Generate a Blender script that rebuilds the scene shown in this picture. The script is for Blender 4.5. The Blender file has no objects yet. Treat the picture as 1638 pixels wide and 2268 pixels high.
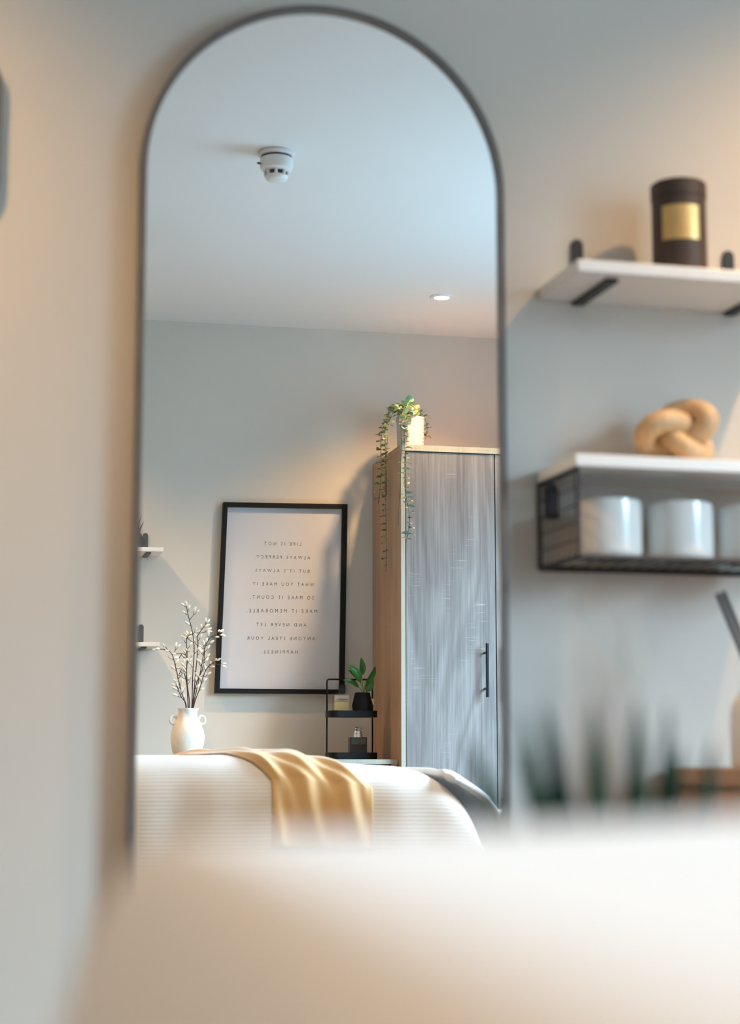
import bpy, bmesh, math, random
from mathutils import Vector, Matrix, Euler

random.seed(7)
SC = bpy.context.scene
COL = SC.collection
PI = math.pi

# ------------------------------------------------------------------ camera
FPX = 3900.0
CAM_POS = Vector((0.0, -2.5, 0.78))
PSI = math.radians(14.3)
PHI = math.atan(546.0 / FPX)
fw = Vector((math.sin(PSI) * math.cos(PHI), math.cos(PSI) * math.cos(PHI), math.sin(PHI)))
rt = Vector((math.cos(PSI), -math.sin(PSI), 0.0))
up = rt.cross(fw)
cam_data = bpy.data.cameras.new('camera')
cam = bpy.data.objects.new('camera', cam_data)
COL.objects.link(cam)
m = Matrix.Identity(4)
for i in range(3):
    m[i][0], m[i][1], m[i][2], m[i][3] = rt[i], up[i], -fw[i], CAM_POS[i]
cam.matrix_world = m
cam_data.sensor_fit = 'HORIZONTAL'
cam_data.sensor_width = 24.0
cam_data.lens = 24.0 * FPX / 1638.0
cam_data.clip_start = 0.01
cam_data.dof.use_dof = True
cam_data.dof.focus_distance = 6.45
cam_data.dof.aperture_fstop = 3.4
SC.camera = cam

# ------------------------------------------------------------------ exposure
SC.view_settings.view_transform = 'Standard'
SC.view_settings.look = 'None'
SC.view_settings.gamma = 1.0
SC.view_settings.use_curve_mapping = False
SC.view_settings.exposure = 0.1
SC.cycles.sample_clamp_indirect = 6.0
SC.cycles.use_denoising = True
SC.cycles.max_bounces = 8
SC.cycles.adaptive_threshold = 0.02

# ------------------------------------------------------------------ daylight outside
SKY_STRENGTH, GROUND_STRENGTH = 52.0, 8.5
world = bpy.data.worlds.new('daylight')
SC.world = world
world.use_nodes = True
bg = world.node_tree.nodes['Background']
wn, wl = world.node_tree.nodes, world.node_tree.links
bg.inputs['Strength'].default_value = 1.0
w_tc = wn.new('ShaderNodeTexCoord')
w_sep = wn.new('ShaderNodeSeparateXYZ')
w_rmp = wn.new('ShaderNodeValToRGB')           # bright overcast sky above, dimmer ground below the horizon
w_map = wn.new('ShaderNodeMapRange')
w_map.inputs['From Min'].default_value = -1.0
wl.new(w_tc.outputs['Generated'], w_sep.inputs[0])
wl.new(w_sep.outputs['Z'], w_map.inputs['Value'])
wl.new(w_map.outputs['Result'], w_rmp.inputs['Fac'])
wl.new(w_rmp.outputs['Color'], bg.inputs['Color'])
w_rmp.color_ramp.elements[0].position = 0.55
w_rmp.color_ramp.elements[1].position = 0.66
GROUND_COL, SKY_COL = (0.42, 0.75, 1.0), (0.54, 0.79, 1.0)
w_rmp.color_ramp.elements[0].color = (*[c * GROUND_STRENGTH for c in GROUND_COL], 1)
w_rmp.color_ramp.elements[1].color = (*[c * SKY_STRENGTH for c in SKY_COL], 1)

# room
CE = 2.437           # ceiling height
YF = -4.12           # wall facing the mirror
XL, XR = -1.55, 2.65
WIN_Y0, WIN_Y1, WIN_Z0, WIN_Z1 = -2.95, -1.45, 0.90, 2.12
LAMP_W = 86.0        # each recessed downlight
LAMP_COL = (1.0, 0.60, 0.26)
DOWNLIGHTS = [(1.688, -3.545), (0.0, -3.545), (1.66, -0.56), (-0.38, -0.56)]

por = bpy.data.lights.new('window_portal', 'AREA')
por.shape = 'RECTANGLE'
por.size = WIN_Y1 - WIN_Y0
por.size_y = WIN_Z1 - WIN_Z0
por.cycles.is_portal = True
po = bpy.data.objects.new('window_portal', por)
COL.objects.link(po)
po.location = (XR + 0.12, (WIN_Y0 + WIN_Y1) / 2, (WIN_Z0 + WIN_Z1) / 2)
po.rotation_euler = (PI / 2, 0, PI / 2)      # local -Z points to -X


# ================================================================== materials
def mat(name, color, rough=0.6, metal=0.0, spec=0.5, var=0.0, vscale=8.0, bump=0.0, bscale=200.0,
        sheen=0.0, emit=None, estr=0.0, coat=0.0, trans=0.0, ior=1.45):
    ma = bpy.data.materials.new(name)
    ma.use_nodes = True
    nt = ma.node_tree
    b = nt.nodes['Principled BSDF']
    b.inputs['Base Color'].default_value = (*color, 1)
    b.inputs['Roughness'].default_value = rough
    b.inputs['Metallic'].default_value = metal
    b.inputs['Specular IOR Level'].default_value = spec
    b.inputs['Sheen Weight'].default_value = sheen
    b.inputs['Coat Weight'].default_value = coat
    b.inputs['Transmission Weight'].default_value = trans
    b.inputs['IOR'].default_value = ior
    if emit:
        b.inputs['Emission Color'].default_value = (*emit, 1)
        b.inputs['Emission Strength'].default_value = estr
    tc = nt.nodes.new('ShaderNodeTexCoord')
    if var > 0:
        n = nt.nodes.new('ShaderNodeTexNoise')
        n.inputs['Scale'].default_value = vscale
        n.inputs['Detail'].default_value = 4
        nt.links.new(tc.outputs['Object'], n.inputs['Vector'])
        r = nt.nodes.new('ShaderNodeValToRGB')
        r.color_ramp.elements[0].position = 0.3
        r.color_ramp.elements[1].position = 0.7
        r.color_ramp.elements[0].color = (*[c * (1 - var) for c in color], 1)
        r.color_ramp.elements[1].color = (*[min(1, c * (1 + var)) for c in color], 1)
        nt.links.new(n.outputs['Fac'], r.inputs['Fac'])
        nt.links.new(r.outputs['Color'], b.inputs['Base Color'])
    if bump > 0:
        n = nt.nodes.new('ShaderNodeTexNoise')
        n.inputs['Scale'].default_value = bscale
        n.inputs['Detail'].default_value = 3
        nt.links.new(tc.outputs['Object'], n.inputs['Vector'])
        bp = nt.nodes.new('ShaderNodeBump')
        bp.inputs['Strength'].default_value = bump
        bp.inputs['Distance'].default_value = 0.002
        nt.links.new(n.outputs['Fac'], bp.inputs['Height'])
        nt.links.new(bp.outputs['Normal'], b.inputs['Normal'])
    return ma


def wood(name, dark, light, pale, ring=1.0, marks=0.35, rough=0.5):
    """vertical-grained oak board: rings, fine pores and short pale saw marks"""
    ma = bpy.data.materials.new(name)
    ma.use_nodes = True
    nt = ma.node_tree
    N, L = nt.nodes, nt.links
    b = N['Principled BSDF']
    b.inputs['Roughness'].default_value = rough
    tc = N.new('ShaderNodeTexCoord')

    def noise(scale, vec_scale, detail=3, dist=0.0):
        mp = N.new('ShaderNodeMapping')
        mp.inputs['Scale'].default_value = vec_scale
        L.new(tc.outputs['Object'], mp.inputs['Vector'])
        n = N.new('ShaderNodeTexNoise')
        n.inputs['Scale'].default_value = scale
        n.inputs['Detail'].default_value = detail
        n.inputs['Distortion'].default_value = dist
        L.new(mp.outputs['Vector'], n.inputs['Vector'])
        return n.outputs['Fac']

    def math_(op, a, c=None):
        mn = N.new('ShaderNodeMath')
        mn.operation = op
        if hasattr(a, 'links'):
            L.new(a, mn.inputs[0])
        else:
            mn.inputs[0].default_value = a
        if c is not None:
            if hasattr(c, 'links'):
                L.new(c, mn.inputs[1])
            else:
                mn.inputs[1].default_value = c
        return mn.outputs[0]

    def ramp(f, p0, p1):
        r = N.new('ShaderNodeMapRange')
        r.inputs['From Min'].default_value = p0
        r.inputs['From Max'].default_value = p1
        L.new(f, r.inputs['Value'])
        return r.outputs['Result']

    big = noise(1.0, (4.5, 4.5, 0.8), 4, 0.5)
    rings = math_('SINE', math_('MULTIPLY', big, 46.0))
    rings = ramp(rings, -1.0, 1.0)
    fine = ramp(noise(1.0, (170, 170, 4.0), 4), 0.25, 0.75)
    streak = ramp(noise(1.0, (24, 24, 0.5), 3), 0.25, 0.75)
    v = math_('ADD', math_('MULTIPLY', rings, 0.26 * ring), math_('MULTIPLY', fine, 0.45))
    v = math_('ADD', v, math_('MULTIPLY', streak, 0.36))
    cr = N.new('ShaderNodeValToRGB')
    cr.color_ramp.elements[0].color = (*dark, 1)
    cr.color_ramp.elements[1].color = (*light, 1)
    cr.color_ramp.elements[0].position = 0.12
    cr.color_ramp.elements[1].position = 0.85
    L.new(v, cr.inputs['Fac'])
    saw = ramp(noise(1.0, (9, 9, 230), 2), 0.58, 0.68)
    patch = ramp(noise(1.0, (10, 10, 5.5), 2), 0.56, 0.66)
    sm = math_('MULTIPLY', math_('MULTIPLY', saw, patch), marks)
    mx = N.new('ShaderNodeMix')
    mx.data_type = 'RGBA'
    L.new(sm, mx.inputs['Factor'])
    L.new(cr.outputs['Color'], mx.inputs['A'])
    mx.inputs['B'].default_value = (*pale, 1)
    L.new(mx.outputs['Result'], b.inputs['Base Color'])
    bp = N.new('ShaderNodeBump')
    bp.inputs['Strength'].default_value = 0.15
    bp.inputs['Distance'].default_value = 0.001
    L.new(fine, bp.inputs['Height'])
    L.new(bp.outputs['Normal'], b.inputs['Normal'])
    return ma


def stripe_cloth(name, c0, c1, period=0.0095, amp=0.3):
    """ribbed bedding: fine stripes along the bed, read from the UV arc length"""
    ma = bpy.data.materials.new(name)
    ma.use_nodes = True
    nt = ma.node_tree
    N, L = nt.nodes, nt.links
    b = N['Principled BSDF']
    b.inputs['Roughness'].default_value = 0.85
    b.inputs['Sheen Weight'].default_value = 0.2
    uv = N.new('ShaderNodeTexCoord')
    sp = N.new('ShaderNodeSeparateXYZ')
    L.new(uv.outputs['UV'], sp.inputs[0])
    mu = N.new('ShaderNodeMath'); mu.operation = 'MULTIPLY'
    mu.inputs[1].default_value = 2 * PI / period
    L.new(sp.outputs['Y'], mu.inputs[0])
    si = N.new('ShaderNodeMath'); si.operation = 'SINE'
    L.new(mu.outputs[0], si.inputs[0])
    mr = N.new('ShaderNodeMapRange')
    mr.inputs['From Min'].default_value = -1
    L.new(si.outputs[0], mr.inputs['Value'])
    mx = N.new('ShaderNodeMix'); mx.data_type = 'RGBA'
    mx.inputs['A'].default_value = (*c0, 1)
    mx.inputs['B'].default_value = (*c1, 1)
    L.new(mr.outputs['Result'], mx.inputs['Factor'])
    L.new(mx.outputs['Result'], b.inputs['Base Color'])
    bp = N.new('ShaderNodeBump')
    bp.inputs['Strength'].default_value = amp
    bp.inputs['Distance'].default_value = 0.001
    L.new(mr.outputs['Result'], bp.inputs['Height'])
    L.new(bp.outputs['Normal'], b.inputs['Normal'])
    return ma


def leaf_mat(name, c0, c1, rough=0.45, spec=0.5):
    ma = mat(name, c0, rough=rough, spec=spec)
    nt = ma.node_tree
    oi = nt.nodes.new('ShaderNodeObjectInfo')
    mx = nt.nodes.new('ShaderNodeMix'); mx.data_type = 'RGBA'
    mx.inputs['A'].default_value = (*c0, 1)
    mx.inputs['B'].default_value = (*c1, 1)
    nt.links.new(oi.outputs['Random'], mx.inputs['Factor'])
    nt.links.new(mx.outputs['Result'], nt.nodes['Principled BSDF'].inputs['Base Color'])
    return ma


def thin_glass(name, tint=(1, 1, 1), gloss=0.06, rough=0.0):
    ma = bpy.data.materials.new(name)
    ma.use_nodes = True
    nt = ma.node_tree
    nt.nodes.remove(nt.nodes['Principled BSDF'])
    tr = nt.nodes.new('ShaderNodeBsdfTransparent')
    tr.inputs['Color'].default_value = (*tint, 1)
    gl = nt.nodes.new('ShaderNodeBsdfGlossy')
    gl.inputs['Roughness'].default_value = rough
    mx = nt.nodes.new('ShaderNodeMixShader')
    mx.inputs['Fac'].default_value = gloss
    nt.links.new(tr.outputs[0], mx.inputs[1])
    nt.links.new(gl.outputs[0], mx.inputs[2])
    nt.links.new(mx.outputs[0], nt.nodes['Material Output'].inputs['Surface'])
    return ma


M = {}
M['wall'] = mat('wall_paint', (0.60, 0.56, 0.505), rough=0.75, spec=0.25, var=0.012, vscale=3, bump=0.05, bscale=300)
M['ceiling'] = mat('ceiling_paint', (0.80, 0.80, 0.79), rough=0.8, spec=0.2, var=0.01, vscale=2, bump=0.03, bscale=250)
M['floor'] = wood('floor_laminate', (0.075, 0.07, 0.065), (0.13, 0.12, 0.11), (0.15, 0.14, 0.13), marks=0.1)
M['trim'] = mat('white_trim', (0.8, 0.8, 0.79), rough=0.35, var=0.01)
M['oak_grey'] = wood('grey_oak', (0.125, 0.104, 0.096), (0.30, 0.275, 0.262), (0.43, 0.41, 0.39), ring=1.0, marks=0.6)
M['oak_brown_lit'] = wood('brown_oak_lit', (0.36, 0.205, 0.12), (0.58, 0.36, 0.22), (0.66, 0.48, 0.34), ring=0.25, marks=0.35)  # brown oak; the grey wardrobe's sides get warm light in this colour
M['edge'] = wood('edge_band', (0.36, 0.33, 0.26), (0.48, 0.45, 0.37), (0.5, 0.48, 0.4), ring=0.1, marks=0.1)
M['void'] = mat('dark_gap', (0.03, 0.027, 0.025), rough=0.9, var=0.05)  # near-black colour for shade painted into door and drawer gaps
M['black'] = mat('black_metal', (0.006, 0.006, 0.007), rough=0.5, metal=0.0, spec=0.2, var=0.1, vscale=20)
M['black_frame'] = mat('black_picture_frame', (0.006, 0.006, 0.006), rough=0.55, spec=0.25, var=0.1, vscale=20)
M['handle'] = mat('black_handle', (0.012, 0.02, 0.026), rough=0.35, metal=0.3, var=0.1)
M['mirror'] = mat('mirror_silver', (0.93, 0.95, 0.945), rough=0.0, metal=1.0)
M['mirror_frame'] = mat('mirror_frame_metal', (0.15, 0.135, 0.125), rough=0.4, metal=0.3, var=0.08, vscale=15)
M['shelf'] = mat('white_shelf', (0.82, 0.80, 0.78), rough=0.35, var=0.01)
M['bracket'] = mat('bracket_metal', (0.02, 0.021, 0.025), rough=0.5, var=0.1)
M['bracket_hazed'] = mat('hazed_bracket_metal', (0.085, 0.09, 0.098), rough=0.5, var=0.1)  # dark bracket metal with the mirror's haze put into the colour
M['brown_tin'] = mat('brown_candle_tin', (0.058, 0.036, 0.027), rough=0.5, var=0.08, vscale=30)
M['gold'] = mat('gold_label', (0.95, 0.60, 0.24), rough=0.36, metal=1.0, var=0.05, vscale=40)
M['knot'] = wood('knot_wood', (0.50, 0.31, 0.15), (0.72, 0.49, 0.28), (0.78, 0.6, 0.4), ring=0.4, marks=0.1)
M['cup'] = mat('white_glaze', (0.80, 0.78, 0.74), rough=0.12, coat=0.4, var=0.015)
M['vase'] = mat('white_ceramic_rough', (0.80, 0.755, 0.70), rough=0.8, var=0.05, vscale=25, bump=0.5, bscale=60)
M['pot_white'] = mat('white_pot', (0.50, 0.52, 0.56), rough=0.35, var=0.02)
M['soil'] = mat('dark_soil', (0.03, 0.022, 0.015), rough=0.95, var=0.3, vscale=80, bump=0.6)
M['pot_black'] = mat('black_pot', (0.005, 0.005, 0.006), rough=0.6, spec=0.2, var=0.1)
M['pot_grey'] = mat('dark_grey_pot', (0.05, 0.055, 0.065), rough=0.6, var=0.08)
M['twig'] = mat('twig_bark', (0.062, 0.036, 0.030), rough=0.8, var=0.25, vscale=60)
M['bud'] = mat('willow_bud', (0.84, 0.80, 0.70), rough=0.9, sheen=0.5, var=0.06, vscale=60)
M['vine_stem'] = mat('vine_stem', (0.10, 0.12, 0.05), rough=0.7, var=0.2)
M['leaf_teal'] = leaf_mat('leaf_teal', (0.075, 0.21, 0.17), (0.19, 0.34, 0.28))
M['leaf_lime_lit'] = leaf_mat('leaf_lime_lit', (0.36, 0.42, 0.16), (0.55, 0.58, 0.30))  # yellow-green with warm lamp light in the colour, thickest on top
M['leaf_deep'] = leaf_mat('leaf_deep', (0.05, 0.11, 0.06), (0.11, 0.18, 0.09))
M['leaf_rack'] = leaf_mat('leaf_glossy', (0.018, 0.085, 0.010), (0.03, 0.13, 0.014), rough=0.4)
M['leaf_blade'] = leaf_mat('leaf_blade', (0.003, 0.020, 0.008), (0.007, 0.038, 0.012), rough=0.6, spec=0.15)
M['leaf_grey'] = leaf_mat('leaf_grey_aloe', (0.05, 0.06, 0.065), (0.09, 0.10, 0.10), rough=0.6)
M['stem_pale'] = mat('pale_stem', (0.22, 0.26, 0.06), rough=0.6, var=0.1)
M['duvet'] = stripe_cloth('ribbed_duvet', (0.80, 0.79, 0.78), (0.755, 0.74, 0.72))
M['sheet'] = mat('white_sheet', (0.84, 0.85, 0.86), rough=0.8, sheen=0.3, var=0.02, bump=0.15, bscale=400)
M['throw'] = mat('tan_throw', (0.68, 0.43, 0.19), rough=0.75, sheen=0.4, var=0.05, vscale=10, bump=0.3, bscale=500)
M['mattress'] = mat('mattress_cloth', (0.72, 0.71, 0.69), rough=0.9, var=0.03, bump=0.2)
M['bedbase'] = mat('grey_bed_base', (0.16, 0.155, 0.15), rough=0.9, var=0.08, vscale=60, bump=0.3)
M['print'] = mat('poster_paper', (0.60, 0.605, 0.645), rough=0.55, spec=0.3, var=0.004, vscale=4)
M['ink'] = mat('black_ink', (0.02, 0.02, 0.02), rough=0.6, var=0.05)
M['pane'] = thin_glass('pane_glass', gloss=0.03)
M['window_glass'] = thin_glass('window_glass', gloss=0.05)
M['perfume_glass'] = thin_glass('perfume_glass', (0.93, 0.88, 0.82), gloss=0.10, rough=0.03)
M['perfume_amber'] = mat('perfume_amber', (0.52, 0.36, 0.14), rough=0.25, spec=0.6, var=0.05, vscale=40)
M['perfume_pale'] = mat('perfume_pale_plate', (0.42, 0.33, 0.26), rough=0.35, var=0.04)
M['dark_glass'] = mat('dark_bottle_glass', (0.008, 0.008, 0.008), rough=0.12, coat=0.3, var=0.1)
M['dark_liquid'] = mat('olive_perfume', (0.06, 0.052, 0.03), rough=0.2, var=0.1)
M['chrome'] = mat('chrome', (0.75, 0.75, 0.77), rough=0.12, metal=1.0, var=0.02)
M['tag'] = mat('white_tag', (0.75, 0.75, 0.75), rough=0.6, var=0.02)
M['plastic'] = mat('white_plastic', (0.78, 0.79, 0.79), rough=0.4, var=0.01)
M['vent'] = mat('dark_vent', (0.08, 0.08, 0.085), rough=0.7, var=0.1)
M['lens'] = mat('lamp_lens', (0.9, 0.85, 0.8), rough=0.4, emit=(1.0, 0.80, 0.55), estr=30.0)
M['diffuser'] = mat('cream_bottle', (0.82, 0.79, 0.76), rough=0.35, var=0.02)
M['reed'] = mat('dark_reed', (0.018, 0.017, 0.026), rough=0.8, spec=0.2, var=0.2)
M['table'] = mat('white_table', (0.75, 0.74, 0.72), rough=0.4, var=0.02)


# ================================================================== mesh helpers (world coordinates)
def bm_new():
    return bmesh.new()


def box(bm, lo, hi, bev=0.0):
    r = bmesh.ops.create_cube(bm, size=1.0)
    vs = r['verts']
    c = [(a + b_) / 2 for a, b_ in zip(lo, hi)]
    s = [b_ - a for a, b_ in zip(lo, hi)]
    for v in vs:
        v.co = Vector((c[0] + v.co.x * s[0], c[1] + v.co.y * s[1], c[2] + v.co.z * s[2]))
    if bev > 0:
        es = list({e for v in vs for e in v.link_edges})
        bmesh.ops.bevel(bm, geom=es, offset=bev, segments=2, affect='EDGES', profile=0.5)
    return bm


def smooth_path(pts, sub=6):
    """Catmull-Rom through the points"""
    P = [Vector(p) for p in pts]
    if len(P) < 3:
        return P
    out = []
    for i in range(len(P) - 1):
        p0 = P[i - 1] if i > 0 else P[0] * 2 - P[1]
        p1, p2 = P[i], P[i + 1]
        p3 = P[i + 2] if i + 2 < len(P) else P[-1] * 2 - P[-2]
        for k in range(sub):
            t = k / sub
            out.append(0.5 * ((2 * p1) + (p2 - p0) * t + (2 * p0 - 5 * p1 + 4 * p2 - p3) * t * t
                              + (3 * p1 - p0 - 3 * p2 + p3) * t ** 3))
    out.append(P[-1])
    return out


def tube(bm, pts, rad, seg=8, closed=False):
    P = [Vector(p) for p in pts]
    n = len(P)
    rads = rad if isinstance(rad, (list, tuple)) else [rad] * n
    rings = []
    prev = None
    for i in range(n):
        if closed:
            t = P[(i + 1) % n] - P[i - 1]
        else:
            t = P[min(i + 1, n - 1)] - P[max(i - 1, 0)]
        t.normalize()
        if prev is None:
            a = Vector((0, 0, 1)) if abs(t.z) < 0.9 else Vector((1, 0, 0))
            u = t.cross(a).normalized()
        else:
            u = (prev - t * prev.dot(t)).normalized()
        prev = u
        w = t.cross(u)
        rings.append([bm.verts.new(P[i] + (u * math.cos(2 * PI * k / seg) + w * math.sin(2 * PI * k / seg)) * rads[i])
                      for k in range(seg)])
    rng = range(n) if closed else range(n - 1)
    for i in rng:
        a, b_ = rings[i], rings[(i + 1) % n]
        if closed and i == n - 1:      # best twist match on the seam
            best = min(range(seg), key=lambda s: (a[0].co - b_[s].co).length)
            b_ = b_[best:] + b_[:best]
        for k in range(seg):
            bm.faces.new((a[k], a[(k + 1) % seg], b_[(k + 1) % seg], b_[k]))
    if not closed:
        bm.faces.new(rings[0][::-1])
        bm.faces.new(rings[-1])
    return bm


def lathe(bm, prof, cx, cy, seg=40, caps=True, dent=None):
    rings = []
    for (r, z) in prof:
        ring = []
        for k in range(seg):
            a = 2 * PI * k / seg
            rr = r if dent is None else r + dent(a, z)
            ring.append(bm.verts.new((cx + rr * math.cos(a), cy + rr * math.sin(a), z)))
        rings.append(ring)
    for a, b_ in zip(rings[:-1], rings[1:]):
        for k in range(seg):
            bm.faces.new((a[k], a[(k + 1) % seg], b_[(k + 1) % seg], b_[k]))
    if caps:
        bm.faces.new(rings[0][::-1])
        bm.faces.new(rings[-1])
    return bm


def prism(bm, outline, axis, lo, hi, bev=0.0):
    """outline: 2D points in the plane across `axis`, extruded from lo to hi"""
    def p3(p, d):
        return {0: (d, p[0], p[1]), 1: (p[0], d, p[1]), 2: (p[0], p[1], d)}[axis]
    A = [bm.verts.new(p3(p, lo)) for p in outline]
    B = [bm.verts.new(p3(p, hi)) for p in outline]
    n = len(outline)
    fs = [bm.faces.new(A), bm.faces.new(B[::-1])]
    for i in range(n):
        bm.faces.new((A[i], B[i], B[(i + 1) % n], A[(i + 1) % n]))
    if bev > 0:
        es = list({e for f in fs for e in f.edges})
        bmesh.ops.bevel(bm, geom=es, offset=bev, segments=2, affect='EDGES', profile=0.5)
    return bm


def pill(cx, cz, w, z0, z1, n=8):
    """upright strip with a round top"""
    r = w / 2
    pts = [(cx - r, z0), (cx + r, z0)]
    for k in range(n + 1):
        a = PI * k / n
        pts.append((cx + r * math.cos(a), z1 - r + r * math.sin(a)))
    return pts


def link(name, bm, material, parent=None, smooth=False, auto=None):
    bmesh.ops.recalc_face_normals(bm, faces=bm.faces[:])
    if parent is not None:
        off = world_loc(parent)
        bmesh.ops.translate(bm, verts=bm.verts[:], vec=-off)
    me = bpy.data.meshes.new(name)
    bm.to_mesh(me)
    bm.free()
    if smooth:
        for p in me.polygons:
            p.use_smooth = True
    me.materials.append(M[material] if isinstance(material, str) else material)
    o = bpy.data.objects.new(name, me)
    COL.objects.link(o)
    if parent is not None:
        o.parent = parent
    if auto is not None:
        md = o.modifiers.new('edge', 'EDGE_SPLIT')
        md.split_angle = math.radians(auto)
    return o


LOC = {}


def world_loc(o):
    v = Vector((0, 0, 0))
    while o is not None:
        v = v + o.location
        o = o.parent
    return v


def thing(name, label, cat, loc, group=None):
    o = bpy.data.objects.new(name, None)
    COL.objects.link(o)
    o.location = loc
    o.empty_display_size = 0.05
    o['label'] = label
    o['category'] = cat
    if group:
        o['group'] = group
    return o


def tag(o, label, cat, group=None):
    o['label'] = label
    o['category'] = cat
    if group:
        o['group'] = group
    return o


def struct(name, bm, material, smooth=False):
    o = link(name, bm, material, None, smooth)
    o['kind'] = 'structure'
    return o


def share(name, mesh, parent, loc, rot=(0, 0, 0), scale=(1, 1, 1)):
    """another object on the same mesh data; loc in world coordinates"""
    o = bpy.data.objects.new(name, mesh)
    COL.objects.link(o)
    o.parent = parent
    o.location = Vector(loc) - world_loc(parent)
    if isinstance(rot, Matrix):
        o.rotation_euler = rot.to_euler()
    else:
        o.rotation_euler = rot
    o.scale = scale if hasattr(scale, '__len__') else (scale,) * 3
    return o


# ================================================================== the room
T = 0.12
struct('floor', box(bm_new(), (XL - T, YF - T, -0.1), (XR + T, T, 0.0)), 'floor')
struct('ceiling', box(bm_new(), (XL - T, YF - T, CE), (XR + T, T, CE + 0.1)), 'ceiling')
struct('wall_back', box(bm_new(), (XL - T, 0, 0), (XR + T, T, CE)), 'wall')
struct('wall_front', box(bm_new(), (XL - T, YF - T, 0), (XR + T, YF, CE)), 'wall')
struct('wall_left', box(bm_new(), (XL - T, YF, 0), (XL, 0, CE)), 'wall')
b = bm_new()
box(b, (XR, YF, 0), (XR + T, 0, WIN_Z0))
box(b, (XR, YF, WIN_Z1), (XR + T, 0, CE))
box(b, (XR, YF, WIN_Z0), (XR + T, WIN_Y0, WIN_Z1))
box(b, (XR, WIN_Y1, WIN_Z0), (XR + T, 0, WIN_Z1))
struct('wall_right', b, 'wall')
struct('baseboard_back', box(bm_new(), (XL, -0.014, 0), (XR, 0, 0.11), 0.003), 'trim')
struct('baseboard_front', box(bm_new(), (XL, YF, 0), (XR, YF + 0.014, 0.11), 0.003), 'trim')
# window in the right wall
w = bpy.data.objects.new('window_1', None)
COL.objects.link(w)
w.location = (XR, (WIN_Y0 + WIN_Y1) / 2, WIN_Z0)
w['kind'] = 'structure'
b = bm_new()
fx0, fx1, ft = XR + 0.05, XR + 0.10, 0.05
ym = (WIN_Y0 + WIN_Y1) / 2
box(b, (fx0, WIN_Y0, WIN_Z0), (fx1, WIN_Y1, WIN_Z0 + ft), 0.004)
box(b, (fx0, WIN_Y0, WIN_Z1 - ft), (fx1, WIN_Y1, WIN_Z1), 0.004)
box(b, (fx0, WIN_Y0, WIN_Z0), (fx1, WIN_Y0 + ft, WIN_Z1), 0.004)
box(b, (fx0, WIN_Y1 - ft, WIN_Z0), (fx1, WIN_Y1, WIN_Z1), 0.004)
box(b, (fx0, ym - ft / 2, WIN_Z0), (fx1, ym + ft / 2, WIN_Z1), 0.004)
link('window_frame', b, 'trim', w)
for y0, y1 in ((WIN_Y0 + ft, ym - ft / 2), (ym + ft / 2, WIN_Y1 - ft)):
    link('pane', box(bm_new(), (XR + 0.072, y0, WIN_Z0 + ft), (XR + 0.076, y1, WIN_Z1 - ft)), 'window_glass', w)
link('window_sill', box(bm_new(), (XR - 0.03, WIN_Y0 - 0.04, WIN_Z0 - 0.025), (XR + 0.05, WIN_Y1 + 0.04, WIN_Z0), 0.004), 'trim', w)

# ================================================================== recessed downlights
DL_LABELS = ['lit recessed ceiling spotlight above the grey wardrobe',
             'lit recessed ceiling spotlight beyond the far wall shelves, away from the wardrobe',
             'lit recessed ceiling spotlight above the candle shelf beside the mirror wall',
             'lit recessed ceiling spotlight by the mirror wall above the rounded frame']
for (lx, ly), lab in zip(DOWNLIGHTS, DL_LABELS):
    t = thing('recessed_downlight', lab, 'ceiling light', (lx, ly, CE), 'recessed ceiling spotlights')
    b = bm_new()
    lathe(b, [(0.027, CE), (0.027, CE - 0.004), (0.030, CE - 0.006), (0.040, CE - 0.005), (0.043, CE - 0.002), (0.043, CE)],
          lx, ly, 36, caps=False)
    link('trim_ring', b, 'plastic', t, True)
    link('lens', lathe(bm_new(), [(0.0265, CE - 0.003), (0.0265, CE - 0.0005)], lx, ly, 28), 'lens', t)
    ld = bpy.data.lights.new('downlight_beam', 'SPOT')
    ld.energy = LAMP_W
    ld.color = LAMP_COL
    ld.spot_size = math.radians(122)
    ld.spot_blend = 0.85
    ld.shadow_soft_size = 0.026
    lo = bpy.data.objects.new('downlight_beam', ld)
    COL.objects.link(lo)
    lo.parent = t
    lo.location = (0, 0, -0.022)

# smoke detector
sx, sy = 0.846, -2.165
t = thing('smoke_detector', 'white round smoke detector on the ceiling', 'smoke detector', (sx, sy, CE))
link('base', lathe(bm_new(), [(0.047, CE), (0.050, CE - 0.004), (0.050, CE - 0.011), (0.046, CE - 0.013)], sx, sy, 40), 'plastic', t, True, 40)
link('vent_gap', lathe(bm_new(), [(0.042, CE - 0.012), (0.042, CE - 0.020)], sx, sy, 36), 'vent', t, True, 40)
link('housing', lathe(bm_new(), [(0.044, CE - 0.019), (0.0455, CE - 0.022), (0.0455, CE - 0.040), (0.043, CE - 0.050), (0.034, CE - 0.056)],
                      sx, sy, 40), 'plastic', t, True, 40)
link('sensor_core', lathe(bm_new(), [(0.027, CE - 0.055), (0.027, CE - 0.068)], sx, sy, 30), 'vent', t, True, 40)
link('sensor_cap', lathe(bm_new(), [(0.032, CE - 0.068), (0.032, CE - 0.071), (0.028, CE - 0.078), (0.018, CE - 0.083), (0.0, CE - 0.084)],
                         sx, sy, 32, caps=False), 'plastic', t, True)
for k in range(8):
    a = 2 * PI * k / 8 + 0.2
    cx, cy = sx + 0.031 * math.cos(a), sy + 0.031 * math.sin(a)
    b = bm_new()
    tube(b, [(cx, cy, CE - 0.054), (sx + 0.030 * math.cos(a), sy + 0.030 * math.sin(a), CE - 0.070)], 0.0045, 8)
    link('rib', b, 'plastic', t, True, 40)
link('test_pin', tube(bm_new(), [(sx - 0.045, sy + 0.008, CE - 0.037), (sx - 0.055, sy + 0.009, CE - 0.037)], 0.003, 10), 'vent', t)

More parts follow.
